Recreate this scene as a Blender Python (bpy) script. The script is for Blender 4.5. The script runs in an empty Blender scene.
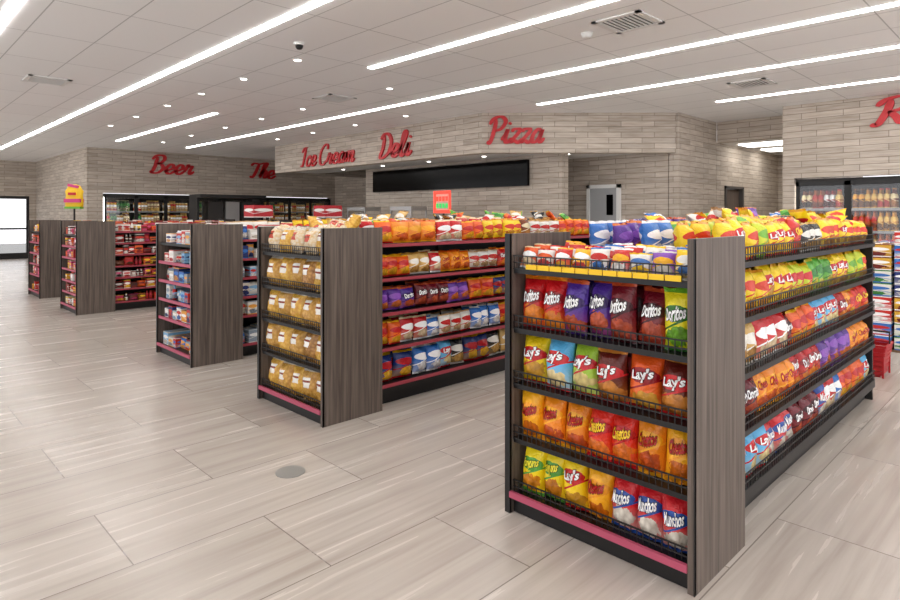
import bpy, math, random
import numpy as np
from mathutils import Matrix, Vector
random.seed(11)
rnd=random.random
def U(a,b): return a+(b-a)*rnd()
def hx(h):
    h=h.lstrip('#'); o=[]
    for i in (0,2,4):
        c=int(h[i:i+2],16)/255
        o.append(c/12.92 if c<=.04045 else ((c+.055)/1.055)**2.4)
    return tuple(o)
H=3.35
# ---------------------------------------------------------------- materials
def newmat(name):
    m=bpy.data.materials.new(name); m.use_nodes=True
    nt=m.node_tree; return m,nt,nt.nodes['Principled BSDF']
def pmat(name,col,rough=.5,metal=0,em=0,emc=None,spec=.5):
    m,nt,b=newmat(name)
    b.inputs['Base Color'].default_value=(*col,1); b.inputs['Roughness'].default_value=rough
    b.inputs['Metallic'].default_value=metal; b.inputs['Specular IOR Level'].default_value=spec
    if em:
        b.inputs['Emission Color'].default_value=(*(emc or col),1); b.inputs['Emission Strength'].default_value=em
    return m
class NT:
    def __init__(s,nt): s.nt=nt
    def n(s,t,**k):
        x=s.nt.nodes.new(t)
        for a,b in k.items(): setattr(x,a,b)
        return x
    def put(s,sock,v):
        if isinstance(v,bpy.types.NodeSocket): s.nt.links.new(v,sock)
        else: sock.default_value=v
    def math(s,op,a,b=0.0):
        x=s.n('ShaderNodeMath',operation=op); s.put(x.inputs[0],a); s.put(x.inputs[1],b); return x.outputs[0]
    def mix(s,f,a,b,bt='MIX'):
        x=s.n('ShaderNodeMix',data_type='RGBA',blend_type=bt); s.put(x.inputs[0],f)
        s.put(x.inputs[6],a if isinstance(a,bpy.types.NodeSocket) else (*a,1)); s.put(x.inputs[7],b if isinstance(b,bpy.types.NodeSocket) else (*b,1)); return x.outputs[2]
    def ramp(s,f,stops):
        x=s.n('ShaderNodeValToRGB'); s.put(x.inputs[0],f); e=x.color_ramp.elements
        while len(e)<len(stops): e.new(.5)
        for i,(p,c) in enumerate(stops): e[i].position=p; e[i].color=(*c,1)
        return x.outputs[0]
def print_mat(name,rough=.3,bump=.45,clear=False):
    m,nt,b=newmat(name); g=NT(nt)
    def at(n,o='Color'):
        a=g.n('ShaderNodeAttribute',attribute_name=n); return a.outputs[o]
    c1,c2,c3=at('c1'),at('c2'),at('c3'); pv=at('puv','Vector')
    sp=g.n('ShaderNodeSeparateXYZ'); g.put(sp.inputs[0],pv); u,v,sd=sp.outputs
    no=g.n('ShaderNodeTexNoise'); g.put(no.inputs['Vector'],pv); no.inputs['Scale'].default_value=2.6; no.inputs['Detail'].default_value=3
    vo=g.n('ShaderNodeTexVoronoi'); g.put(vo.inputs['Vector'],pv); vo.inputs['Scale'].default_value=5 if clear else 3.2
    n=g.math('SUBTRACT',no.outputs[0],.5)
    sh=g.math('MULTIPLY',g.math('SUBTRACT',g.math('FRACT',g.math('MULTIPLY',sd,.37)),.5),.25)
    top=g.math('GREATER_THAN',v,.86); low=g.math('LESS_THAN',v,-.86)
    if clear:
        col=g.mix(vo.outputs['Distance'],c1,c2)
        rect=g.math('MULTIPLY',g.math('LESS_THAN',g.math('ABSOLUTE',u),.42),g.math('LESS_THAN',g.math('ABSOLUTE',g.math('SUBTRACT',v,g.math('ADD',.2,sh))),.3))
        line=g.math('LESS_THAN',g.math('ABSOLUTE',g.math('SUBTRACT',v,g.math('ADD',.28,sh))),.06)
        col=g.mix(rect,col,c3); col=g.mix(g.math('MULTIPLY',rect,line),col,hx('8a3a2a')); col=g.mix(g.math('GREATER_THAN',v,.8),col,hx('e0d6c4'))
    else:
        def ell(cu,cv,ru,rv,k):
            a=g.math('DIVIDE',g.math('SUBTRACT',u,cu),ru); a=g.math('MULTIPLY',a,a)
            c=g.math('DIVIDE',g.math('SUBTRACT',v,cv),rv); c=g.math('MULTIPLY',c,c)
            d=g.math('ADD',g.math('ADD',a,c),g.math('MULTIPLY',n,k)); return g.math('LESS_THAN',d,1.0)
        food=ell(.1,g.math('ADD',sh,-.5),.78,.33,3.0); logo=ell(0,.22,.92,.26,.4)
        swoosh=g.math('LESS_THAN',g.math('ABSOLUTE',g.math('SUBTRACT',v,g.math('ADD',-.12,g.math('MULTIPLY',u,.25)))),.035)
        dk=g.mix(1.0,c2,(.45,.4,.36),'MULTIPLY'); fd=g.mix(vo.outputs['Distance'],c2,dk)
        eq=g.n('ShaderNodeVectorMath',operation='DISTANCE'); g.put(eq.inputs[0],c1); g.put(eq.inputs[1],c2); ne=g.math('GREATER_THAN',eq.outputs['Value'],.002)
        grad=g.math('MAXIMUM',g.math('MULTIPLY',v,-.45),0.0)
        col=g.mix(grad,c1,c2); col=g.mix(g.math('MULTIPLY',food,ne),col,fd); col=g.mix(swoosh,col,c3); col=g.mix(logo,col,c3); col=g.mix(top,col,c2); col=g.mix(low,col,c3)
    g.put(b.inputs['Base Color'],col); b.inputs['Roughness'].default_value=rough
    tc=g.n('ShaderNodeTexCoord'); n2=g.n('ShaderNodeTexNoise'); g.put(n2.inputs['Vector'],tc.outputs['Object']); n2.inputs['Scale'].default_value=30; n2.inputs['Detail'].default_value=3; n2.inputs['Distortion'].default_value=1.2
    bp=g.n('ShaderNodeBump'); bp.inputs['Strength'].default_value=bump; bp.inputs['Distance'].default_value=.015
    g.put(bp.inputs['Height'],n2.outputs[0]); g.put(b.inputs['Normal'],bp.outputs[0])
    return m
PRINT=print_mat('printed_film',.27,.5); CARD=print_mat('printed_card',.5,.05); CLEAR=print_mat('clear_bag',.2,.6,True)
def brick_mat(name,diag):
    m,nt,b=newmat(name); g=NT(nt)
    tc=g.n('ShaderNodeTexCoord'); sp=g.n('ShaderNodeSeparateXYZ'); g.put(sp.inputs[0],tc.outputs['Object'])
    u=g.math('MULTIPLY',g.math('SUBTRACT',sp.outputs[0],sp.outputs[1]),.7071) if diag else g.math('ADD',sp.outputs[0],sp.outputs[1])
    cb=g.n('ShaderNodeCombineXYZ'); g.put(cb.inputs[0],u); g.put(cb.inputs[1],sp.outputs[2])
    br=g.n('ShaderNodeTexBrick',offset=.37,squash=1); g.put(br.inputs['Vector'],cb.outputs[0])
    br.inputs['Color1'].default_value=(*hx('b8ada1'),1); br.inputs['Color2'].default_value=(*hx('d2c8bc'),1); br.inputs['Mortar'].default_value=(*hx('8f8479'),1)
    br.inputs['Scale'].default_value=1; br.inputs['Mortar Size'].default_value=.005; br.inputs['Brick Width'].default_value=.6; br.inputs['Row Height'].default_value=.1; br.inputs['Bias'].default_value=0
    mp=g.n('ShaderNodeMapping'); mp.inputs['Scale'].default_value=(3,26,1); g.put(mp.inputs[0],cb.outputs[0])
    no=g.n('ShaderNodeTexNoise'); g.put(no.inputs['Vector'],mp.outputs[0]); no.inputs['Scale'].default_value=1; no.inputs['Detail'].default_value=4
    r=g.ramp(no.outputs[0],[(.3,hx('cfc6bd')),(.7,(1,1,1))])
    col=g.mix(.7,br.outputs[0],r,'MULTIPLY'); g.put(b.inputs['Base Color'],col); b.inputs['Roughness'].default_value=.7
    bp=g.n('ShaderNodeBump'); bp.inputs['Strength'].default_value=.4; bp.inputs['Distance'].default_value=.01
    g.put(bp.inputs['Height'],g.math('SUBTRACT',1.0,br.outputs[1])); g.put(b.inputs['Normal'],bp.outputs[0]); return m
BRICK=brick_mat('stacked_tile',False); BRICKD=brick_mat('stacked_tile_diag',True)
def floor_mat():
    m,nt,b=newmat('plank_porcelain'); g=NT(nt)
    tc=g.n('ShaderNodeTexCoord'); mp=g.n('ShaderNodeMapping'); mp.inputs['Location'].default_value=(.35,.2,0); g.put(mp.inputs[0],tc.outputs['Object'])
    br=g.n('ShaderNodeTexBrick',offset=.5); g.put(br.inputs['Vector'],mp.outputs[0])
    br.inputs['Color1'].default_value=(0,0,0,1); br.inputs['Color2'].default_value=(1,1,1,1); br.inputs['Mortar'].default_value=(.5,.5,.5,1)
    br.inputs['Scale'].default_value=1; br.inputs['Mortar Size'].default_value=.003; br.inputs['Mortar Smooth'].default_value=0; br.inputs['Brick Width'].default_value=1.2; br.inputs['Row Height'].default_value=.6
    off=g.n('ShaderNodeVectorMath',operation='MULTIPLY_ADD'); g.put(off.inputs[0],br.outputs[0]); off.inputs[1].default_value=(7,13,5); g.put(off.inputs[2],tc.outputs['Object'])
    m2=g.n('ShaderNodeMapping'); m2.inputs['Scale'].default_value=(.8,15,1); g.put(m2.inputs[0],off.outputs[0])
    no=g.n('ShaderNodeTexNoise'); g.put(no.inputs['Vector'],m2.outputs[0]); no.inputs['Scale'].default_value=1; no.inputs['Detail'].default_value=5; no.inputs['Distortion'].default_value=.4
    c=g.ramp(no.outputs[0],[(.28,hx('b2a79d')),(.5,hx('c3b9b0')),(.72,hx('cfc6bd'))])
    t=g.mix(br.outputs[0],hx('f1f0ee'),(1,1,1)); c=g.mix(1.0,c,t,'MULTIPLY')
    c=g.mix(br.outputs[1],c,hx('877d76')); g.put(b.inputs['Base Color'],c)
    g.put(b.inputs['Roughness'],g.math('ADD',.2,g.math('MULTIPLY',no.outputs[0],.12))); b.inputs['Specular IOR Level'].default_value=.5
    return m
def ceil_mat():
    m,nt,b=newmat('acoustic_tile'); g=NT(nt)
    tc=g.n('ShaderNodeTexCoord'); br=g.n('ShaderNodeTexBrick',offset=0); g.put(br.inputs['Vector'],tc.outputs['Object'])
    br.inputs['Color1'].default_value=(*hx('f2f2f2'),1); br.inputs['Color2'].default_value=(*hx('f6f6f6'),1); br.inputs['Mortar'].default_value=(*hx('c4c4c4'),1)
    br.inputs['Scale'].default_value=1; br.inputs['Mortar Size'].default_value=.006; br.inputs['Mortar Smooth'].default_value=0; br.inputs['Brick Width'].default_value=.61; br.inputs['Row Height'].default_value=1.22
    g.put(b.inputs['Base Color'],br.outputs[0]); b.inputs['Roughness'].default_value=.85; b.inputs['Specular IOR Level'].default_value=.2; return m
def wood_mat():
    m,nt,b=newmat('grey_oak_laminate'); g=NT(nt)
    tc=g.n('ShaderNodeTexCoord'); mp=g.n('ShaderNodeMapping'); mp.inputs['Scale'].default_value=(45,45,1.6); g.put(mp.inputs[0],tc.outputs['Object'])
    no=g.n('ShaderNodeTexNoise'); g.put(no.inputs['Vector'],mp.outputs[0]); no.inputs['Scale'].default_value=1; no.inputs['Detail'].default_value=5; no.inputs['Distortion'].default_value=.6
    c=g.ramp(no.outputs[0],[(.3,hx('463c36')),(.5,hx('5f534b')),(.72,hx('74675e'))])
    g.put(b.inputs['Base Color'],c); b.inputs['Roughness'].default_value=.5; return m
FLOOR=floor_mat(); CEIL=ceil_mat(); WOOD=wood_mat()
BLACK=pmat('black_steel',hx('121112'),.45); DARK=pmat('dark_backpanel',hx('2a2624'),.6)
PINK=pmat('pink_price_rail',hx('b8506a'),.45); REDR=pmat('red_price_rail',hx('a03c48'),.45); YEL=pmat('yellow_tag',hx('f2c51c'),.5)
WHITE=pmat('white_paint',hx('e6e6e4'),.5); GREY=pmat('grey_metal',hx('9a9a9a'),.4,.6); STEEL=pmat('stainless',hx('b8b8b8'),.3,.9)
LAMP=pmat('led_strip',(1,1,1),.5,em=21,emc=(1,.985,.96)); SPOT=pmat('led_spot',(1,1,1),.5,em=12,emc=(1,.95,.88)); COOL=pmat('cooler_led',(1,1,1),.5,em=6,emc=(1,.97,.92))
SIGN=pmat('red_acrylic',hx('c01822'),.45); SCREEN=pmat('black_screen',hx('030304'),.12,spec=.12); TRIM=pmat('dark_trim',hx('4c4744'),.6)
def glass_mat():
    m=bpy.data.materials.new('door_glass'); m.use_nodes=True; nt=m.node_tree; nt.nodes.clear(); g=NT(nt)
    o=g.n('ShaderNodeOutputMaterial'); mx=g.n('ShaderNodeMixShader'); t=g.n('ShaderNodeBsdfTransparent'); gl=g.n('ShaderNodeBsdfGlossy'); gl.inputs['Roughness'].default_value=.03
    mx.inputs[0].default_value=.05; nt.links.new(t.outputs[0],mx.inputs[1]); nt.links.new(gl.outputs[0],mx.inputs[2]); nt.links.new(mx.outputs[0],o.inputs[0]); return m
GLASS=glass_mat()
# ---------------------------------------------------------------- templates
class T: pass
def tmpl(v,f,p,smooth):
    t=T(); t.v=np.array(v,float); t.L=np.array([i for q in f for i in q],int); t.T=np.array([len(q) for q in f],int)
    t.p=np.array(p,float); t.s=smooth; return t
def box_t():
    v=[];f=[];p=[]
    for ax in range(3):
        for sg in (-1,1):
            a,b=[(1,2),(0,2),(0,1)][ax]
            q=[]
            for (s,r) in ((-1,-1),(1,-1),(1,1),(-1,1)):
                c=[0,0,0]; c[ax]=sg*.5; c[a]=s*.5; c[b]=r*.5; q.append(len(v)); v.append((c[0],c[1],c[2]+.5)); p.append((s,r))
            fl={0:1,1:-1,2:1}[ax]*sg
            f.append(q if fl>0 else q[::-1])
    return tmpl(v,f,p,False)
BOX=box_t()
def dep(u,v):
    u=min(abs(u),1);v=min(abs(v),1)
    w=max(0,1-(v/.93)**2.6) if v<.93 else 0
    return .5*(1-u*u)**.6*w**.65
def wr(u,v,par):
    a,b,c,k1,k2=par; e=(1-min(1,u*u))
    return (.09*math.sin(u*c+a)*v*v*e+.05*math.sin(v*6+b+u*4)*e+.035*math.sin(u*9-v*11+a)*e), .06*math.sin(v*2+a)*abs(v), -.5*0+u*.5*(1-.11*(1-abs(v)**3))+k1*v*.5
def bag_t(seed):
    r=random.Random(seed); par=(r.uniform(0,6),r.uniform(0,6),r.uniform(8,13),r.uniform(-.04,.04),1.0); v=[];f=[];p=[]
    nu,nv=10,14
    for side in (-1,1):
        o=len(v)
        for j in range(nv+1):
            vv=-1+2*j/nv; vv=math.copysign(abs(vv)**.8,vv)
            for i in range(nu+1):
                uu=math.sin(math.pi/2*(-1+2*i/nu)); w_,bend,x=wr(uu,vv,par)
                v.append((x,side*(dep(uu,vv)+w_)+bend,.5+.5*vv+.012*math.sin(uu*5+par[1])*(vv>.9))); p.append((uu,vv))
        for j in range(nv):
            for i in range(nu):
                k=o+j*(nu+1)+i; q=(k,k+1,k+nu+2,k+nu+1); f.append(q if side<0 else q[::-1])
    t=tmpl(v,f,p,True); t.par=par; return t
BAGS=[bag_t(i) for i in range(9)]
_tc={}
def text_t(s,bi,off=.03,lift=.03,vc=.22,w=1.0,h=.26):
    k=(s,bi,off)
    if k in _tc: return _tc[k]
    kk=(s,off)
    if kk not in _tc:
        cu=bpy.data.curves.new('t','FONT'); cu.body=s; cu.resolution_u=2; cu.offset=off; cu.space_character=.97
        o=bpy.data.objects.new('t',cu); bpy.context.scene.collection.objects.link(o); dg=bpy.context.evaluated_depsgraph_get()
        me=o.evaluated_get(dg).to_mesh(); V=np.array([x.co[:] for x in me.vertices]); F=[tuple(q.vertices) for q in me.polygons]
        bpy.data.objects.remove(o); _tc[kk]=(V,F)
    V,F=_tc[kk]
    mn,mx=_tc.setdefault(('b',s),(V.min(0),V.max(0)))
    X=(V[:,0]-mn[0])/(mx[0]-mn[0])-.5; Z=(V[:,1]-mn[1])/(mx[1]-mn[1])-.5; vv=[]
    for x,z in zip(X,Z):
        uu=x*w*1.45; uu=math.sin(min(1.5,max(-1.5,uu))); vn=vc+z*h*2*(1-.5*abs(x))+x*.14
        w_,bend,xx=wr(uu,vn,BAGS[bi].par); vv.append((xx,-(dep(uu,vn)+w_+lift)+bend,.5+.5*vn))
    t=tmpl(vv,F,[(0,0)]*len(vv),False); _tc[k]=t; return t
def lathe_t(prof,n=10):
    v=[];f=[];p=[]
    for j,(r,z) in enumerate(prof):
        for i in range(n):
            a=2*math.pi*i/n; v.append((r*math.cos(a),r*math.sin(a),z)); p.append((math.sin(a)*.6,-1+2*z))
    for j in range(len(prof)-1):
        for i in range(n):
            a=j*n+i;b=j*n+(i+1)%n; f.append((a,b,b+n,a+n))
    f.append(tuple(range(n-1,-1,-1))); f.append(tuple((len(prof)-1)*n+i for i in range(n)))
    return tmpl(v,f,p,True)
BOTTLE=lathe_t([(.42,0),(.5,.03),(.5,.55),(.42,.66),(.2,.8),(.18,.97),(.2,1)])
CAN=lathe_t([(.42,0),(.5,.05),(.5,.92),(.42,1)])
DISC=lathe_t([(.5,0),(.5,1)],24); DISC.s=False
class B:
    def __init__(s): s.V=[];s.L=[];s.T=[];s.S=[];s.c=[[],[],[]];s.P=[];s.n=0
    def add(s,t,M,c1=(1,1,1),c2=None,c3=None,seed=0):
        c2=c2 or c1; c3=c3 or c1; M=np.array(M); s.V.append(t.v@M[:3,:3].T+M[:3,3]); s.L.append(t.L+s.n); s.T.append(t.T); s.S.append(np.full(len(t.T),t.s))
        k=len(t.v); s.n+=k
        for a,c in zip(s.c,(c1,c2,c3)): a.append(np.tile((*c,1.0),(k,1)))
        s.P.append(np.hstack([t.p,np.full((k,1),seed)]))
    def box(s,x0,x1,y0,y1,z0,z1,*c,seed=0):
        M=np.diag([x1-x0,y1-y0,z1-z0,1.0]); M[:3,3]=((x0+x1)/2,(y0+y1)/2,z0); s.add(BOX,M,*c,seed=seed)
    def place(s,t,x,y,z,w,d,h,rot=0,lean=0,roll=0,*c,seed=0):
        M=Matrix.Translation((x,y,z))@Matrix.Rotation(rot,4,'Z')@Matrix.Rotation(-lean,4,'X')@Matrix.Rotation(roll,4,'Y')@Matrix.Diagonal((w,d,h,1)); s.add(t,M,*c,seed=seed)
    def obj(s,name,mat,parent=None,room=False):
        V=np.vstack(s.V); loc=np.zeros(3)
        if parent is not None: loc=np.array(parent.location)
        elif not room: mn=V.min(0);mx=V.max(0); loc=np.array([(mn[0]+mx[0])/2,(mn[1]+mx[1])/2,mn[2]])
        V=V-loc; me=bpy.data.meshes.new(name); L=np.concatenate(s.L); Tt=np.concatenate(s.T)
        me.vertices.add(len(V)); me.vertices.foreach_set('co',V.ravel()); me.loops.add(len(L)); me.loops.foreach_set('vertex_index',L)
        me.polygons.add(len(Tt)); me.polygons.foreach_set('loop_start',np.concatenate([[0],np.cumsum(Tt)[:-1]]).astype(int)); me.polygons.foreach_set('use_smooth',np.concatenate(s.S))
        for nm,a in zip(('c1','c2','c3'),s.c):
            at=me.attributes.new(nm,'FLOAT_COLOR','POINT'); at.data.foreach_set('color',np.vstack(a).ravel())
        at=me.attributes.new('puv','FLOAT_VECTOR','POINT'); at.data.foreach_set('vector',np.vstack(s.P).ravel())
        me.update(calc_edges=True); me.materials.append(mat)
        o=bpy.data.objects.new(name,me); bpy.context.scene.collection.objects.link(o)
        if parent is not None: o.parent=parent
        else: o.location=loc
        return o
def empty(name,loc):
    e=bpy.data.objects.new(name,None); e.location=loc; e.empty_display_size=.2; bpy.context.scene.collection.objects.link(e); return e
def one(name,mat,boxes,parent=None,room=False):
    b=B()
    for q in boxes: b.box(*q)
    return b.obj(name,mat,parent,room)
# ---------------------------------------------------------------- room shell
one('floor',FLOOR,[(-5,16.5,-5,25.5,-.1,0)],room=True)
one('ceiling',CEIL,[(-5,16.5,-5,25.5,H,H+.1)],room=True)
one('wall_beer_header',BRICK,[(4.49,12.75,18.66,18.96,2.12,H)],room=True)
one('wall_beer_left',BRICK,[(4.49,4.88,18.66,18.96,0,2.12)],room=True)
one('wall_beer_right',BRICK,[(12.32,12.75,18.66,18.96,0,2.12)],room=True)
one('wall_beer_return',BRICK,[(4.49,4.69,18.97,25.2,0,H)],room=True)
one('wall_entry',BRICK,[(4.3,4.49,25.2,25.4,0,H),(2.2,4.3,25.2,25.4,2.15,H),(-5,2.2,25.2,25.4,0,H)],room=True)
one('wall_service',BRICK,[(12.45,12.65,12.8,18.65,0,H)],room=True)
one('wall_menu',BRICK,[(9.35,9.55,6.55,12.6,0,H),(9.55,12.65,12.6,12.79,0,H)],room=True)
one('wall_bulkhead_deli',BRICK,[(8.1,8.3,7.42,15.0,2.63,H),(8.31,12.44,14.8,15.0,2.63,H)],room=True)
def poly_prism(name,mat,pts,z0,z1):
    n=len(pts); v=[(x,y,z0) for x,y in pts]+[(x,y,z1) for x,y in pts]; f=[tuple(range(n-1,-1,-1)),tuple(range(n,2*n))]+[(i,(i+1)%n,n+(i+1)%n,n+i) for i in range(n)]
    b=B(); b.add(tmpl(v,f,[(0,0)]*len(v),False),np.eye(4)); return b.obj(name,mat,None,True)
poly_prism('wall_bulkhead_pizza',BRICKD,[(8.1,7.42),(10.58,4.94),(10.72,5.08),(8.3,7.5)],2.63,H)
poly_prism('ceiling_soffit_deli',WHITE,[(8.31,7.5),(10.6,5.2),(10.6,12.55),(9.3,12.55),(9.3,14.75),(8.31,14.75)],2.66,2.7)
one('wall_recess',BRICK,[(10.62,10.82,5.1,9.5,0,H)],room=True)
one('wall_corner',BRICK,[(10.6,12.3,4.9,5.08,0,H)],room=True)
one('wall_hall_side',BRICK,[(12.31,12.7,4.9,5.08,0,2.95),(13.7,16,4.9,5.08,0,2.95),(12.7,13.7,4.9,5.08,2.1,2.95)],room=True)
one('wall_hall_soffit',BRICK,[(12.3,12.5,3.4,4.89,2.95,H)],room=True)
one('wall_hall_end',BRICK,[(16,16.2,3.2,5.1,0,2.95)],room=True)
one('ceiling_hall',WHITE,[(12.51,16,3.2,5.1,2.95,3.0)],room=True)
one('wall_cooler_pier',BRICK,[(11.3,11.5,3.21,3.39,0,H)],room=True)
one('wall_cooler_header',BRICK,[(11.3,11.5,-5,3.21,2.12,H)],room=True)
one('wall_hall_right',BRICK,[(11.51,16,3.22,3.39,0,2.95)],room=True)
one('baseboard_corner',TRIM,[(10.6,12.3,4.885,4.9,0,.1)],room=True)
one('baseboard_menu',TRIM,[(9.335,9.35,6.55,12.6,0,.1)],room=True)
e=empty('door_1',(13.2,4.9,0)); one('leaf',WOOD,[(12.78,13.62,4.95,5.0,.01,2.04)],e); one('frame',TRIM,[(12.7,12.77,4.87,5.07,0,2.1),(13.63,13.7,4.87,5.07,0,2.1),(12.7,13.7,4.87,5.07,2.05,2.1)],e); one('handle',STEEL,[(13.5,13.58,4.9,4.95,1.0,1.03)],e)
GD=pmat('grey_door',hx('a4a6a8'),.45)
e=empty('door_2',(10.55,6.0,0)); one('leaf',GD,[(10.56,10.6,6.12,6.72,.01,2.03)],e); one('frame',WHITE,[(10.54,10.61,6.05,6.12,0,2.1),(10.54,10.61,6.72,6.79,0,2.1),(10.54,10.61,6.05,6.79,2.03,2.1)],e); one('window',SCREEN,[(10.55,10.56,6.2,6.34,1.5,1.9)],e); one('handle',STEEL,[(10.5,10.56,6.6,6.68,1.0,1.03)],e)
e=empty('door_3',(3.3,25.2,0)); one('frame',BLACK,[(2.2,2.28,25.2,25.3,0,2.15),(4.22,4.3,25.2,25.3,0,2.15),(3.2,3.3,25.2,25.3,0,2.15),(2.28,4.22,25.2,25.3,2.05,2.15),(2.28,4.22,25.2,25.3,0,.2),(3.3,4.22,25.2,25.3,1.0,1.06)],e)
one('glass',GLASS,[(2.28,4.22,25.24,25.26,.2,2.05)],e)
one('ground_outside',pmat('asphalt',hx('8a8a88'),.9),[(-8,12,25.5,40,-.12,-.05)],room=True)
# ---------------------------------------------------------------- ceiling fixtures
for (x,ya,yb) in ((2.87,-4.5,24),(6.5,-4.5,16.9),(4.62,-4.5,6.13),(8.15,-4.5,6.19),(10.03,-4.5,3.99),(4.66,10.8,16.6),(1.0,-4.5,20)):
    one('linear_ceiling_light',LAMP,[(x-.037,x+.037,ya,yb,H-.01,H-.001)])
one('hall_ceiling_light',COOL,[(12.9,13.5,3.6,4.7,2.93,2.949),(14.2,14.8,3.6,4.7,2.93,2.949)])
for (x,y) in ((1.87,9.78),(5.4,8.1),(5.28,2.94),(8.96,3.08)):
    e=empty('ceiling_vent',(x,y,H-.02)); b=B(); s=.25
    for q in ((-s,s,-s,-s+.05),(-s,s,s-.05,s),(-s,-s+.05,-s,s),(s-.05,s,-s,s)): b.box(x+q[0],x+q[1],y+q[2],y+q[3],H-.014,H-.001)
    for i in range(9): b.box(x-s+.05,x+s-.05,y-.19+i*.046,y-.172+i*.046,H-.012,H-.004)
    b.obj('louvre_frame',WHITE,e); one('duct',DARK,[(x-s+.05,x+s-.05,y-s+.05,y+s-.05,H-.004,H-.001)],e)
def disc(b,x,y,z,d,h): b.add(DISC,Matrix.Translation((x,y,z))@Matrix.Diagonal((d,d,h,1)))
dl=[(3.75,y) for y in (6.4,7.8,9.2,10.6,12.2,13.8)]+[(5.55,y) for y in (6.9,9.3,10.8,12.4,14.2,16)]+[(7.3,y) for y in (8.6,10.2,11.8,13.4)]
b=B();c=B()
for x,y in dl: disc(b,x,y,H-.012,.13,.011); disc(c,x,y,H-.014,.08,.01)
for x,y in ((8.8,8),(8.8,9.6),(8.8,11.2),(9.6,6.6),(8.8,12.8)): disc(b,x,y,2.648,.12,.011); disc(c,x,y,2.644,.08,.01)
e=empty('recessed_downlights',(5,9,H)); b.obj('trim_rings',WHITE,e); c.obj('lenses',SPOT,e)
e=empty('security_camera',(3.4,5.77,H)); b=B(); disc(b,3.4,5.77,H-.03,.12,.029); b.obj('housing',WHITE,e)
b=B(); b.add(lathe_t([(.01,0),(.3,.12),(.45,.5),(.5,1)],16),Matrix.Translation((3.4,5.77,H-.075))@Matrix.Diagonal((.085,.085,.045,1))); b.obj('dome',BLACK,e)
b=B(); b.add(lathe_t([(.3,0),(.45,.3),(.5,1)],16),Matrix.Translation((5.3,3.41,H-.05))@Matrix.Diagonal((.12,.12,.049,1))); b.obj('smoke_detector',WHITE)
# ---------------------------------------------------------------- script signs
LT={
'e':([[(0,.1),(.15,.18),(.36,.3),(.34,.47),(.2,.52),(.07,.35),(.07,.15),(.2,0),(.35,.03),(.5,.18)]],.47),
'i':([[(0,.1),(.12,.3),(.18,.5),(.15,.2),(.2,.02),(.3,.03),(.42,.18)],[(.2,.7),(.24,.78)]],.36),
'l':([[(0,.1),(.2,.45),(.32,.85),(.24,1.0),(.14,.85),(.12,.3),(.18,.03),(.3,.02),(.42,.18)]],.36),
'c':([[(.37,.38),(.28,.52),(.12,.42),(.05,.2),(.14,.02),(.3,.02),(.45,.18)]],.42),
'r':([[(0,.1),(.1,.4),(.13,.54),(.2,.44),(.34,.46),(.28,.2),(.33,.02),(.5,.18)]],.46),
'a':([[(.38,.44),(.22,.52),(.06,.3),(.08,.05),(.2,.02),(.34,.2),(.4,.5),(.36,.15),(.42,.02),(.56,.18)]],.54),
'm':([[(0,.1),(.1,.5),(.08,0)],[(.09,.2),(.22,.5),(.32,.42),(.28,0)],[(.3,.2),(.45,.5),(.56,.42),(.52,.05),(.6,.02),(.7,.15)]],.66),
'z':([[(0,.42),(.1,.52),(.34,.48),(.06,.04),(.2,.08),(.36,0),(.48,.15)]],.43),
'h':([[(0,.1),(.2,.6),(.28,.95),(.17,.98),(.1,.6),(.08,0)],[(.09,.2),(.22,.5),(.34,.4),(.3,.1),(.36,.02),(.48,.15)]],.44),
'P':([[(.2,.9),(.22,.5),(.15,.0),(.02,.05)],[(-.02,.7),(.1,.92),(.4,1.0),(.62,.82),(.5,.55),(.25,.45)]],.6),
'D':([[(.2,.9),(.2,.4),(.1,.05),(.3,.0),(.6,.2),(.68,.6),(.5,.92),(.2,1.0),(-.02,.8)]],.76),
'I':([[(.0,.75),(.15,.95),(.42,.98)],[(.3,.97),(.25,.5),(.18,.05),(.0,.05)]],.48),
'C':([[(.6,.75),(.55,.95),(.35,1),(.1,.75),(.03,.4),(.15,.05),(.4,.0),(.62,.2)]],.64),
'B':([[(.2,.9),(.2,.4),(.12,.0)],[(-.02,.75),(.15,.97),(.45,.98),(.55,.78),(.4,.57),(.25,.53),(.45,.5),(.6,.3),(.45,.05),(.2,.0),(.02,.1)]],.7),
'T':([[(-.02,.78),(.1,.95),(.4,.92),(.7,1.02)],[(.38,.93),(.32,.4),(.22,.02),(.05,.08)]],.56),
'R':([[(.2,.9),(.22,.5),(.15,.0),(.02,.05)],[(-.02,.7),(.1,.92),(.4,1.0),(.62,.82),(.5,.55),(.25,.45)],[(.28,.46),(.45,.25),(.6,.02),(.75,.1)]],.72),
' ':([],.24)}
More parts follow.
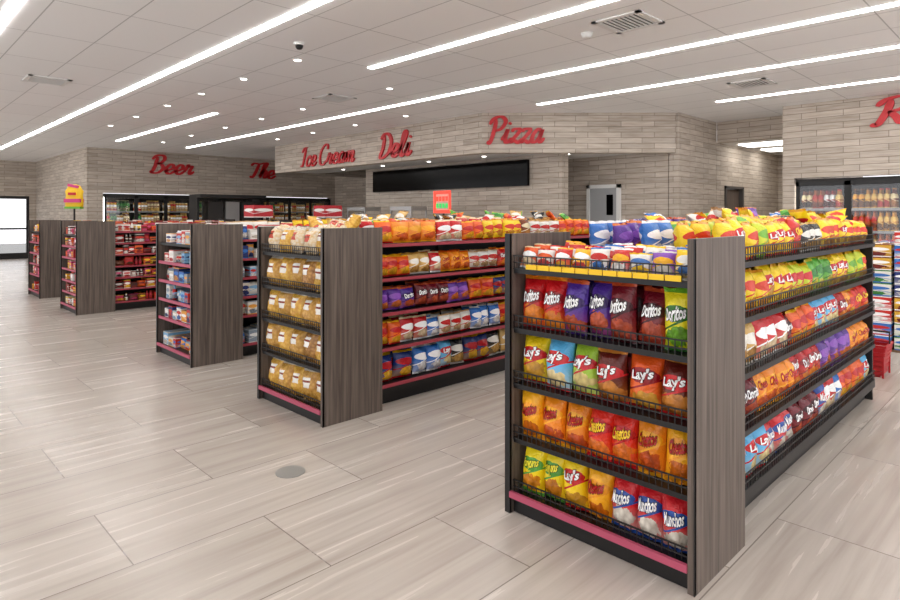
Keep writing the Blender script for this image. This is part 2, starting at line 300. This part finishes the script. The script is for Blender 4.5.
def sign(name,text,pos,rot,width,height,wt=1.0):
    v=[];f=[];x=0
    for ch in text:
        st,adv=LT[ch]
        for s in st:
            P=[Vector(p) for p in s]; P=[2*P[0]-P[1]]+P+[2*P[-1]-P[-2]]; pts=[]
            for i in range(1,len(P)-2):
                for k in range(6):
                    t=k/6; a,b_,c_,d_=P[i-1:i+3]; pts.append(.5*((2*b_)+(c_-a)*t+(2*a-5*b_+4*c_-d_)*t*t+(3*b_-a-3*c_+d_)*t**3))
            pts.append(P[-2]); o=len(v)
            for i,p in enumerate(pts):
                d=(pts[min(i+1,len(pts)-1)]-pts[max(i-1,0)]).normalized(); nrm=Vector((-d.y,d.x)); hw=(.042+.045*abs(d.y))*wt
                hw*=min(1,.55+min(i,len(pts)-1-i)*.2)
                for sg in (-1,1):
                    q=p+nrm*hw*sg
                    for yy in (-.03,0): v.append((x+q.x+.24*q.y,yy,q.y))
            for i in range(len(pts)-1):
                a=o+4*i; c=a+4; f+= [(a,c,c+2,a+2),(a+1,a+3,c+3,c+1),(a,a+1,c+1,c),(a+2,c+2,c+3,a+3)]
            f+=[(o,o+2,o+3,o+1)]
        x+=adv
    V=np.array(v); V[:,0]-=V[:,0].min(); V[:,0]*=width/V[:,0].max(); V[:,2]-=V[:,2].min(); V[:,2]*=height/V[:,2].max()
    b=B(); b.add(tmpl(V,f,[(0,0)]*len(V),False),Matrix.Translation(pos)@Matrix.Rotation(rot,4,'Z')); return b.obj(name,SIGN)
hp=math.pi/2
sign('wall_sign_pizza','Pizza',(8.15,7.355,2.77),-hp/2,1.06,.53)
sign('wall_sign_deli','Deli',(8.095,10.42,2.7),-hp,1.1,.56)
sign('wall_sign_ice_cream','Ice Cream',(8.095,13.65,2.7),-hp,2.35,.52,.78)
sign('wall_sign_beer','Beer',(6.08,18.655,2.7),0,1.3,.58)
sign('wall_sign_the','The',(9.15,18.655,2.7),0,.95,.55)
sign('wall_sign_restroom','Rr',(11.295,2.14,2.86),-hp,.85,.46)
# ---------------------------------------------------------------- specs
def S(a,b,c,t=None,tc='ffffff'): return (hx(a),hx(b),hx(c),t,hx(tc))
DR=S('c0141a','f08a1c','8c0f14','Doritos'); DP=S('4a2a8c','c8542a','33185c','Doritos'); DM=S('6e1220','c8502a','3f0a14','Doritos'); DG=S('e0d020','6fae2c','2c6a24','Doritos')
LY=S('f8d41a','e2a62a','c61f24',"Lay's"); LB=S('5ab0e0','f0dca0','c61f24',"Lay's"); LG=S('a4cc3c','f0dc90','c61f24',"Lay's"); LR=S('5c1c14','d88a38','c61f24',"Lay's"); LO=S('e2571c','f0b040','8c1018',"Lay's")
CO=S('f08c1c','d8560e','f8ac20','Cheetos','b01418'); CR=S('d4281a','f0781a','b8141c','Cheetos','ffd030'); CY=S('f8b01c','e4740f','f09a1a','Cheetos','b01418')
FU=S('f6dc1e','e8921c','58a03a','Funyuns','f6e83a'); MU=S('cc2028','efe8da','2a4f9e','Munchos'); MB=S('2c4c9c','e8e2d2','c5272d','Munchos')
GN=S('58a838','d8c83c','2f7a2a'); YG=S('c8d42a','e8b21c','6fae2c'); TB=S('1d2f6e','e8b21c','a8141c'); BK=S('222226','c89a4a','e8e4dc'); BL=S('2f6fc0','e8e8e8','ffffff')
PU=S('5b2f91','d06a2a','8c4fb8'); OR=S('e8601c','f2b21c','c01c1c'); RD=S('c4161c','f0d8b0','ffffff'); WH=S('e8e4dc','c8a070','c01c1c'); YL=S('f6d21f','e0981c','d83a1c'); TN=S('d8b06a','b8843a','f0ece2'); TN2=S('e0b458','c8903c','eeeae0'); BR=S('7a3c1e','c8863c','e8d8b0')
ALL=[DR,DP,DM,LY,LB,LG,CO,CR,GN,YG,TB,BK,BL,PU,OR,RD,WH,YL,TN]
def bag(b,x,y,z,w,h,t,rot,sp,lean=.08,text=True,j=1,outline=False):
    lean+=U(-.05,.08)*j; ro=rot+U(-.16,.16)*j; rl=U(-.05,.05)*j; h*=U(.95,1.03); k=U(.88,1.08)
    c=[tuple(min(1,q*k) for q in s) for s in sp[:3]]; bi=random.randrange(9)
    b.place(BAGS[bi],x,y,z,w,t,h,ro,lean,rl,*c,seed=U(0,50))
    if text and sp[3]:
        b.place(text_t(sp[3],bi),x,y,z,w,t,h,ro,lean,rl,sp[4],seed=0)
        if outline: b.place(text_t(sp[3],bi,.07,.015),x,y,z,w,t,h,ro,lean,rl,tuple(q*.2 for q in sp[2]),seed=0)
X0=2.35
def end_row(b,y0,w,z,specs,h,t=.1,depth=2,text=True,xoff=.1,outline=True,wf=1.1):
    n=len(specs); p=(w-.09)/n
    for i,s in enumerate(specs):
        y=y0+w-.045-(i+.5)*p
        for k in range(depth): bag(b,X0+xoff+k*.1+U(-.01,.01),y,z,p*wf,h,t,-hp,s,text=(text and k==0),outline=outline)
def side_row(b,xa,xb,yf,z,pal,h,p=.15,depth=2,text=True,t=.1,run=(1,4),odd=.12,lean=.08):
    x=xa+p/2; s=None; c=0;i=0
    while x<xb:
        if c==0: s=random.choice(ALL) if rnd()<odd else pal[i%len(pal)]; i+=1; c=random.randint(*run); pp=p*U(.85,1.1); hh=h*U(.86,1.02)
        c-=1
        for k in range(depth): bag(b,x+U(-.012,.012),yf+.06+k*.1+U(-.01,.01),z,pp*1.12,hh,t,0,s,text=(text and k==0),lean=lean)
        x+=pp
def heap(b,xa,xb,ya,yb,z,pal,n,w=.15,h=.19,t=.07):
    for i in range(n):
        sp=random.choice(pal); c=sp[:3]
        b.place(random.choice(BAGS),U(xa,xb),U(ya,yb),z+U(0,.05),w,t,h,U(-2,1.2),U(.6,1.3),U(-.4,.4),*c,seed=U(0,50))
def fence_x(b,x,ya,yb,z,h,st=.028):
    for zz in (0,h/2,h): b.box(x-.003,x+.003,ya,yb,z+zz-.003,z+zz+.003)
    y=ya
    while y<=yb+.001: b.box(x-.0018,x+.0018,y-.0018,y+.0018,z,z+h); y+=st
def fence_y(b,y,xa,xb,z,h,st=.035):
    for zz in (0,h/2,h): b.box(xa,xb,y-.003,y+.003,z+zz-.003,z+zz+.003)
    x=xa
    while x<=xb+.001: b.box(x-.002,x+.002,y-.002,y+.002,z,z+h); x+=st
def gondola(y0,w,xe,le,ls,rail_e,rail_s,fence_e,fence_s,top=1.405,tags=False):
    e=empty('gondola_shelf',(X0,y0,0)); y1=y0+w
    one('end_side_panels',WOOD,[(X0,X0+.53,y0,y0+.03,.0,top),(X0,X0+.53,y1-.03,y1,.0,top)],e)
    one('far_end_panels',BLACK,[(xe,xe+.03,y0+.08,y1-.08,0,top)],e)
    b=B(); b.box(X0+.49,X0+.52,y0+.03,y1-.03,0,1.3)
    b.box(X0+.03,X0+.49,y0+.03,y1-.03,0,.085)
    for z in le[:-1]: b.box(X0+.03,X0+.49,y0+.03,y1-.03,z-.025,z)
    z=le[-1]; b.box(X0+.01,X0+.49,y0+.03,y1-.03,z-.015,z)
    sa,sb=y0+.06,y1-.06
    b.box(X0+.53,xe,y0+.13,y1-.13,0,ls[-1]-.06); b.box(X0+.53,xe,sa,sb,ls[-1]-.06,ls[-1])
    b.box(X0+.53,xe,(y0+y1)/2-.03,(y0+y1)/2+.03,ls[-1],ls[0]-.03)
    for z in ls[:-1]: b.box(X0+.53,xe,sa,sb,z-.025,z)
    x=X0+.53
    while x<xe: b.box(x,x+.02,(y0+y1)/2-.05,(y0+y1)/2+.05,0,ls[0]); x+=1.0
    b.box(X0-.003,X0+.012,y0,y0+.004,0,top); b.box(X0-.003,X0+.012,y1-.03,y1+.002,0,top)
    b.obj('frame_and_shelves',BLACK,e)
    if rail_e: one('end_price_rails',rail_e,[(X0+.012,X0+.028,y0+.03,y1-.03,z-.025,z+.005) for z in le[1:-1]],e)
    one('end_base_rail',PINK,[(X0-.008,X0+.01,y0+.03,y1-.03,le[-1]-.018,le[-1]+.012)],e)
    if rail_s: one('side_price_rails',rail_s,[(X0+.53,xe,sa-.014,sa,z-.022,z+.003) for z in ls],e)
    b=B()
    if fence_e:
        for z in le: fence_x(b,X0+.022,y0+.035,y1-.035,z,.065)
    if fence_s:
        for z in ls: fence_y(b,sa+.004,X0+.54,xe,z,.075)
    if fence_e or fence_s: b.obj('wire_fences',BLACK,e)
    if tags:
        b=B(); y=y0+.06
        while y<y1-.12: b.box(X0+.006,X0+.013,y,y+.066,le[0]+.002,le[0]+.026); y+=.072
        b.obj('tags',YEL,e)
    return e
LE=[1.23,.93,.65,.375,.1]; LS=[1.27,1.0,.73,.455,.17]
# G1
y0=1.02; w=.97; XE=5.88
gondola(y0,w,XE,LE,LS,None,None,True,True,tags=True)
b=B()
end_row(b,y0,w,.932,[DR,DR,DP,DP,DM,DM,DG],.265,t=.12)
end_row(b,y0,w,.652,[LY,LB,LG,LR,LO,LR],.255,t=.14)
end_row(b,y0,w,.377,[CY,CO,CO,CR,CR,CO,CY],.255,t=.12)
end_row(b,y0,w,.102,[FU,FU,LY,CY,MU,MU,MU],.255,t=.13)
b.obj('chip_bags',PRINT)
b=B()
tops=[S('e2571c','f0d8b0','ffffff'),S('e8e4dc','c8281e','e2571c'),S('c8281e','f2b21c','ffffff'),S('f2b21c','c8281e','ffffff'),S('e8e4dc','2f6fc0','c8281e'),S('c8281e','ffffff','f2b21c'),S('e8e4dc','f2c51c','3d6fb4'),S('8c4fb8','e8e4dc','f2b21c'),S('f2c51c','3d6fb4','e8e4dc')]
for i in range(9):
    y=y0+w-.07-i*(w-.12)/8.3
    for k in range(4): bag(b,X0+.075+k*.1,y-.01,1.232,.105,U(.1,.14),.06,-hp,tops[(i+k//2)%9],lean=.3)
b.obj('snack_pouches',PRINT)
b=B(); XI=XE-.06
side_row(b,2.9,XI,1.085,1.275,[YL,LY,YL,YG,LY,YL,BK],.21,.15,1)
side_row(b,2.9,XI,1.085+.18,1.275,[YL,YG,OR,LY],.22,.15,1,False)
side_row(b,2.9,XI,1.085+.36,1.275,[BL,GN,YL,WH,LB],.2,.14,1,False)
side_row(b,2.9,XI,1.085+.54,1.275,[PU,BL,WH,YL,PU,RD],.21,.14,1,False)
side_row(b,2.9,XI,1.085+.68,1.275,[BL,PU,DP,GN,PU],.22,.14,1,False)
heap(b,3.5,XI-.1,1.2,1.4,1.36,[YL,LY,YL,YG,BK,LY],24)
heap(b,3.3,XI-.1,1.5,1.8,1.36,[PU,BL,DP,GN,YL,WH],20)
side_row(b,2.9,XI,1.085,1.002,[LG,YG,LY,S('c8d42a','e8b21c','c61f24'),GN,LY,YG,YL,GN],.235,.15)
side_row(b,2.9,XI,1.085,.732,[CR,RD,CO,OR,CR,DR,CO,OR],.245,.15)
side_row(b,2.9,XI,1.085,.457,[DM,CO,DR,PU,LR,CO,DP,DM,OR],.245,.15)
side_row(b,2.9,XI,1.085,.172,[BL,LB,MU,DM,MB,RD,BL,OR,LB],.25,.15)
b.obj('chip_bags',PRINT)
# G2
y0=3.67
LE2=[1.2,.93,.66,.39,.1]
gondola(y0,w,6.0,LE2,LS,None,REDR,True,False)
b=B()
T1=S('e2b45c','b07828','f4f0e8'); T2=S('ecc45c','c88a30','efeae0'); T3=S('cc9850','7a4c20','f4f0e8'); T4=S('ece4d2','d8b070','c8503c')
for z in LE2[1:]: end_row(b,y0,w,z+.002,random.choice([[T1,T2,T1,T3,T2],[T2,T1,T2,T1,T1],[T3,T1,T2,T1,T2]]),.25,t=.15,depth=2,wf=1.15)
for k in range(4):
    for i in range(5): bag(b,X0+.09+k*.11,y0+.12+i*.18,1.205,.18,.2,.13,-hp,T4 if (k+i)%3 else T2,lean=.15)
heap(b,X0+.1,X0+.4,y0+.15,y0+.8,1.32,[T4,T2,T4],7,.16,.18,.1)
b.obj('popcorn_bags',CLEAR)
b=B(); yf=y0+.065
side_row(b,2.9,5.93,yf,1.275,[OR,CO,RD,OR,YL,BR,WH],.2,.16,1,False)
side_row(b,2.9,5.93,yf+.2,1.275,[RD,OR,TN,BR,YL],.2,.16,1,False)
side_row(b,2.9,5.93,yf+.42,1.275,[TN,BR,TN2,BK,WH],.2,.16,1,False)
side_row(b,2.9,5.93,yf+.64,1.275,[TN2,WH,TN,BR],.2,.16,1,False)
heap(b,3.0,5.85,y0+.2,y0+.75,1.37,[TN,BR,OR,WH,YL,RD,TN2,BK,GN],44,.14,.17,.06)
side_row(b,2.9,5.93,yf,1.01,[OR,TN,RD,CO,WH,DR,YL,BR],.19,.13,run=(1,3))
side_row(b,2.9,5.93,yf,.74,[PU,DP,DM,PU,OR,TB,BK,PU,CR],.2,.14,run=(1,3))
side_row(b,2.9,5.93,yf,.465,[OR,CO,RD,BK,WH,BL,OR,TN,YL],.2,.14,run=(1,3))
side_row(b,2.9,5.93,yf,.18,[TB,BL,GN,BK,TB,BK,TN,YL,TN2,BR],.25,.17,run=(1,2),odd=.05,t=.13)
b.obj('snack_bags',PRINT)
cand=['c8281e','7a1c18','e8e4dc','f2c51c','6a3418','e8601c','a01c1c','d8487c','f4f2ee','402018','b01828']
med=['e8e4dc','2f6fc0','c8281e','f4f2ee','7fb2d8','8c9aa8','d8d0c0','e8a040','1d2f6e','f4f2ee']
def small_rows(b,facing,a0,a1,f,levels,pal,gap):
    for li,z in enumerate(levels):
        a=a0
        while a<a1-.05:
            wd=U(.07,.15); hh=U(.5,.88)*gap; c=hx(random.choice(pal)),hx(random.choice(pal)),hx(random.choice(pal)); d=.28; r=rnd()
            if a+wd>a1: break
            if r<.3:
                if facing=='x': b.place(random.choice(BAGS),X0+.1,a+wd/2,z+.001,wd,.05,hh,-hp,.1,0,*c,seed=U(0,40)); b.box(X0+.15,X0+.32,a,a+wd-.01,z+.001,z+hh*.8,*c,seed=U(0,40))
                else: b.place(random.choice(BAGS),a+wd/2,f+.05,z+.001,wd,.05,hh,0,.1,0,*c,seed=U(0,40)); b.box(a,a+wd-.01,f+.1,f+.3,z+.001,z+hh*.8,*c,seed=U(0,40))
            elif r<.45:
                n=max(1,int(wd/.055))
                for q in range(n):
                    cx=a+.028+q*.055
                    b.place(BOTTLE,*((X0+.08,cx) if facing=='x' else (cx,f+.04)),z+.001,.05,.05,hh,0,0,0,*c,seed=U(0,9))
            else:
                if facing=='x': b.box(X0+.045,X0+.045+d,a,a+wd-.008,z+.001,z+hh,*c,seed=U(0,40))
                else: b.box(a,a+wd-.008,f,f+d,z+.001,z+hh,*c,seed=U(0,40))
            a+=wd
def gcandy(y0,w,xe,name,pal,gap=.2,extra=False):
    n=int(1.12/gap); le=[1.2-gap*i for i in range(n)]+[.1]; ls=[1.24-gap*i for i in range(n)]+[.14]
    le=[z for z in le if z>.2 or z==.1]; ls=[z for z in ls if z>.25 or z==.14]
    gondola(y0,w,xe,le,ls,PINK,REDR,False,False)
    b=B(); small_rows(b,'x',y0+.04,y0+w-.04,0,le,pal,gap*.9); small_rows(b,'y',X0+.55,xe-.02,y0+.075,ls,pal,gap*.9)
    small_rows(b,'y',X0+.55,xe-.02,y0+.55,ls[:1],pal,gap*.9)
    if extra: side_row(b,2.9,5.9,y0+.36,1.245,[WH,RD,YL,BL],.2,.15,1,False)
    b.obj(name,CARD)
gcandy(6.01,.97,6.0,'packaged_goods',med,.2,True)
gcandy(10.35,.97,6.0,'candy_boxes',cand,.18)
gcandy(12.88,.97,6.0,'candy_boxes',cand,.2)
# ---------------------------------------------------------------- coolers
def cooler(name,axis,a0,nd,dw,pf,depth,contents):
    e=empty(name,(a0,pf,0) if axis=='x' else (pf,a0,0)); L=nd*dw
    def bx(b,u0,u1,d0,d1,z0,z1,*c,seed=0):
        if axis=='x': b.box(a0+u0,a0+u1,pf+d0,pf+d1,z0,z1,*c,seed=seed)
        else: b.box(pf+d0,pf+d1,a0-u1,a0-u0,z0,z1,*c,seed=seed)
    fr=B(); wh=B(); led=B(); gl=B(); sh=B(); it=B(); hd=B()
    bx(wh,0,L,depth,depth+.05,0,2.1); bx(wh,0,L,.05,depth,0,.12); bx(wh,0,L,.05,depth,2.05,2.1); bx(wh,-.01,0,.05,depth,0,2.1); bx(wh,L,L+.01,.05,depth,0,2.1)
    for i in range(nd):
        u=i*dw
        for q in ((u,u+.045,.1,2.05),(u+dw-.045,u+dw,.1,2.05),(u,u+dw,.1,.18),(u,u+dw,1.98,2.05)): bx(fr,q[0],q[1],-.03,.02,q[2],q[3])
        bx(gl,u+.045,u+dw-.045,-.01,-.004,.18,1.98); bx(hd,u+.055,u+.075,-.07,-.05,.8,1.4); bx(hd,u+.055,u+.075,-.05,-.03,.8,.83); bx(hd,u+.055,u+.075,-.05,-.03,1.37,1.4)
        bx(led,u-.012,u+.012,.04,.06,.2,2.0)
        for z in (.15,.52,.88,1.24,1.6):
            bx(sh,u+.02,u+dw-.02,.12,depth-.02,z-.012,z); bx(sh,u+.02,u+dw-.02,.1,.112,z-.03,z+.012)
            k=int((dw-.06)/.085); cc=random.choice(contents)
            for j in range(k):
                if j%2==0: cc=random.choice(contents)
                for dd in (.16,.25,.34):
                    x=u+.07+j*.083; X,Y=(a0+x,pf+dd) if axis=='x' else (pf+dd,a0-x)
                    it.place(BOTTLE if cc[3] else CAN,X,Y,z+.001,.08,.08,.32 if cc[3] else .26,0,0,0,hx(cc[0]),hx(cc[1]),hx(cc[2]),seed=U(0,9))
    fr.obj('door_frames',BLACK,e); wh.obj('cabinet',DARK,e); led.obj('led_bars',COOL,e); gl.obj('door_glass',GLASS,e); sh.obj('racks',GREY,e); it.obj('drinks',CARD,e); hd.obj('handles',STEEL,e)
beer=[('7a4414','e8c060','e8d8b0',1),('c8a040','c89a50','c8281e',1),('2c5a2c','a8a47c','3c8c3c',1),('b88a3c','e0c890','ffffff',0),('d8a838','c8281e','ffffff',0)]
soda=[('6a2010','b87a30','f0e0b0',1),('b86014','8c3c10','c8281e',1),('a01818','5a1410','ffffff',1),('d09020','7a4c14','e8c060',1),('b87a20','c8281e','f0d080',1),('4a2410','7a4a1c','e0a020',1),('8c4a18','3a1c10','f0e0b0',1)]
cooler('beer_cooler','x',4.92,9,.815,18.68,.7,beer)
cooler('drink_cooler','y',3.18,7,.74,11.32,.7,soda)
# ---------------------------------------------------------------- deli counter & menu
e=empty('menu_board',(9.3,9.7,2.05)); one('panel',SCREEN,[(9.27,9.335,7.3,12.2,2.07,2.58)],e); one('mounting_rails',BLACK,[(9.335,9.349,7.5,12.0,2.2,2.24),(9.335,9.349,7.5,12.0,2.42,2.46)],e)
e=empty('deli_counter',(8.2,11,0)); one('cabinet',WOOD,[(8.15,8.8,7.9,14.6,0,.95)],e); one('worktop',pmat('quartz',hx('cfcac4'),.3),[(8.1,8.85,7.85,14.65,.95,.99)],e)
for yy in (9.9,11.5,13.0):
    e=empty('food_warmer',(8.5,yy,.99)); one('base',STEEL,[(8.25,8.7,yy-.35,yy+.35,.991,1.08)],e); one('roof',STEEL,[(8.25,8.7,yy-.35,yy+.35,1.6,1.68)],e)
    one('posts',STEEL,[(8.25,8.28,yy-.35,yy-.32,1.08,1.6),(8.25,8.28,yy+.32,yy+.35,1.08,1.6),(8.67,8.7,yy-.35,yy-.32,1.08,1.6),(8.67,8.7,yy+.32,yy+.35,1.08,1.6)],e)
    one('racks',GREY,[(8.27,8.68,yy-.32,yy+.32,z,z+.012) for z in (1.25,1.42)],e); one('glass',GLASS,[(8.255,8.26,yy-.32,yy+.32,1.08,1.6)],e)
e=empty('open_sign',(8.3,8.7,.99)); NR=pmat('neon_red',hx('ff4030'),.5,em=1.3); NG=pmat('neon_green',hx('40c060'),.5,em=.8)
one('stand',BLACK,[(8.3,8.4,8.6,8.8,.991,1.03),(8.36,8.38,8.68,8.72,1.03,1.53)],e)
one('tube_red',NR,[(8.32,8.34,8.46,8.94,1.54,1.6),(8.32,8.34,8.46,8.94,1.92,1.98),(8.32,8.34,8.46,8.51,1.6,1.92),(8.32,8.34,8.89,8.94,1.6,1.92)]+[(8.32,8.34,8.55+i*.09,8.6+i*.09,1.78,1.87) for i in range(4)],e)
one('tube_green',NG,[(8.32,8.34,8.55+i*.09,8.6+i*.09,1.64,1.73) for i in range(4)],e)
one('face',pmat('sign_face',hx('e0c8b8'),.5),[(8.341,8.36,8.48,8.92,1.55,1.97)],e)
e=empty('beverage_island',(7,15.6,0)); one('cabinet',WOOD,[(6.2,8.0,15.3,16,0,.9)],e); one('top',BLACK,[(6.15,8.05,15.25,16.05,.9,.94)],e); one('canopy',BLACK,[(6.2,8.0,15.3,16,1.95,2.03),(6.2,6.26,15.5,16,.94,1.95),(7.94,8.0,15.5,16,.94,1.95)],e)
for i,xx in enumerate((6.5,6.95,7.4)):
    one('dispenser_%d'%i,DARK if i%2==0 else STEEL,[(xx,xx+.38,15.5,15.95,1.3,1.85),(xx,xx+.38,15.75,15.95,.94,1.3),(xx,xx+.38,15.45,15.95,.94,.98)],e)
for (x,y) in ((4.75,9.35),(5.7,8.75)):
    e=empty('promo_display',(x,y,0)); one('pole_and_base',BLACK,[(x-.2,x+.2,y-.2,y+.2,0,.03),(x-.02,x+.02,y-.02,y+.02,.03,1.46)],e)
    b=B(); b.box(x-.17,x+.17,y-.17,y+.17,1.46,1.66,hx('b81c28'),hx('b81c28'),hx('f4f2ee'),seed=1); b.obj('cartons',CARD,e)
e=empty('promo_standee',(3.0,13.35,1.24)); MAG=pmat('magenta',hx('d03a7c'),.4); GRN=pmat('lime',hx('6ab02c'),.4)
one('post',BLACK,[(2.9,3.1,13.25,13.45,1.241,1.26),(2.985,3.015,13.34,13.36,1.26,1.7)],e)
b=B(); b.place(lathe_t([(.42,0),(.5,.1),(.46,.55),(.5,.7),(.3,.95),(.08,1)],14),3.0,13.35,1.64,.36,.14,.45,-hp/2); b.obj('figure',YEL,e)
b=B(); b.place(BOX,2.99,13.34,1.74,.3,.15,.07,-hp/2); b.place(BOX,2.99,13.34,2.03,.2,.1,.05,-hp/2,0,.2); b.obj('banner',MAG,e)
b=B(); b.place(BOX,2.99,13.34,1.88,.14,.15,.05,-hp/2); b.obj('badge',SIGN,e)
b=B(); b.place(BOX,2.99,13.34,1.62,.3,.12,.04,-hp/2); b.obj('foot_band',GRN,e)
b=B()
cart=[('2f6fc0','ffffff','c8281e'),('c8281e','ffffff','ffffff'),('e8e4dc','3c8c3c','2f6fc0'),('d8a838','7a2010','ffffff'),('1d2f6e','c8c8d0','ffffff')]
for ix in range(3):
    for iy in range(4):
        for iz in range(9 if iy>0 else 8):
            c=cart[(ix+iy*2+iz//2)%5]; x=8.15+ix*.42; y=1.62-iy*.3
            b.box(x,x+.4,y-.27,y,.02+iz*.145,.02+iz*.145+.14,*[hx(q) for q in c],seed=U(0,9))
b.box(8.1,9.45,.42,1.65,0,.018,hx('6a5038')); b.obj('drink_cartons',CARD)
# shopping basket: tapered, slotted walls
e=empty('shopping_basket',(6.87,1.3,0)); RB=pmat('red_plastic',hx('b01820'),.4); b=B(); cx,cy=6.87,1.29
b.box(cx-.12,cx+.12,cy-.09,cy+.09,0,.012)
for k in range(6):
    z=.02+k*.045; a=.13+k*.006; c=.1+k*.006
    b.box(cx-a,cx+a,cy-c-.006,cy-c,z,z+.032); b.box(cx-a,cx+a,cy+c,cy+c+.006,z,z+.032); b.box(cx-a-.006,cx-a,cy-c,cy+c,z,z+.032); b.box(cx+a,cx+a+.006,cy-c,cy+c,z,z+.032)
for sx in (-1,1):
    for sy in (-1,1): b.place(BOX,cx+sx*.145,cy+sy*.115,0,.016,.016,.29)
b.box(cx-.17,cx+.17,cy-.145,cy-.13,.28,.3); b.box(cx-.17,cx+.17,cy+.13,cy+.145,.28,.3); b.box(cx-.17,cx-.155,cy-.13,cy+.13,.28,.3); b.box(cx+.155,cx+.17,cy-.13,cy+.13,.28,.3)
b.obj('body',RB,e); one('handle',BLACK,[(cx-.008,cx+.008,cy-.145,cy-.135,.3,.4),(cx-.008,cx+.008,cy+.135,cy+.145,.3,.4),(cx-.008,cx+.008,cy-.145,cy+.145,.4,.415)],e)
b=B(); disc(b,1.81,3.17,.0005,.17,.004); b.obj('floor_cleanout_cover',pmat('brushed_cover',hx('989691'),.5,.3))
# ---------------------------------------------------------------- camera, world
cam=bpy.data.cameras.new('camera'); cam.lens=605/900*36; cam.sensor_width=36; cam.shift_y=-85/900; cam.clip_end=200
co=bpy.data.objects.new('camera',cam); co.location=(0,0,1.5); co.rotation_euler=(math.pi/2,0,-math.radians(44.5)); bpy.context.scene.collection.objects.link(co); bpy.context.scene.camera=co
wd=bpy.data.worlds.new('w'); bpy.context.scene.world=wd; wd.use_nodes=True; bg=wd.node_tree.nodes['Background']; bg.inputs[0].default_value=(.97,.97,1,1); bg.inputs[1].default_value=1.85
bpy.context.scene.view_settings.view_transform='Standard'
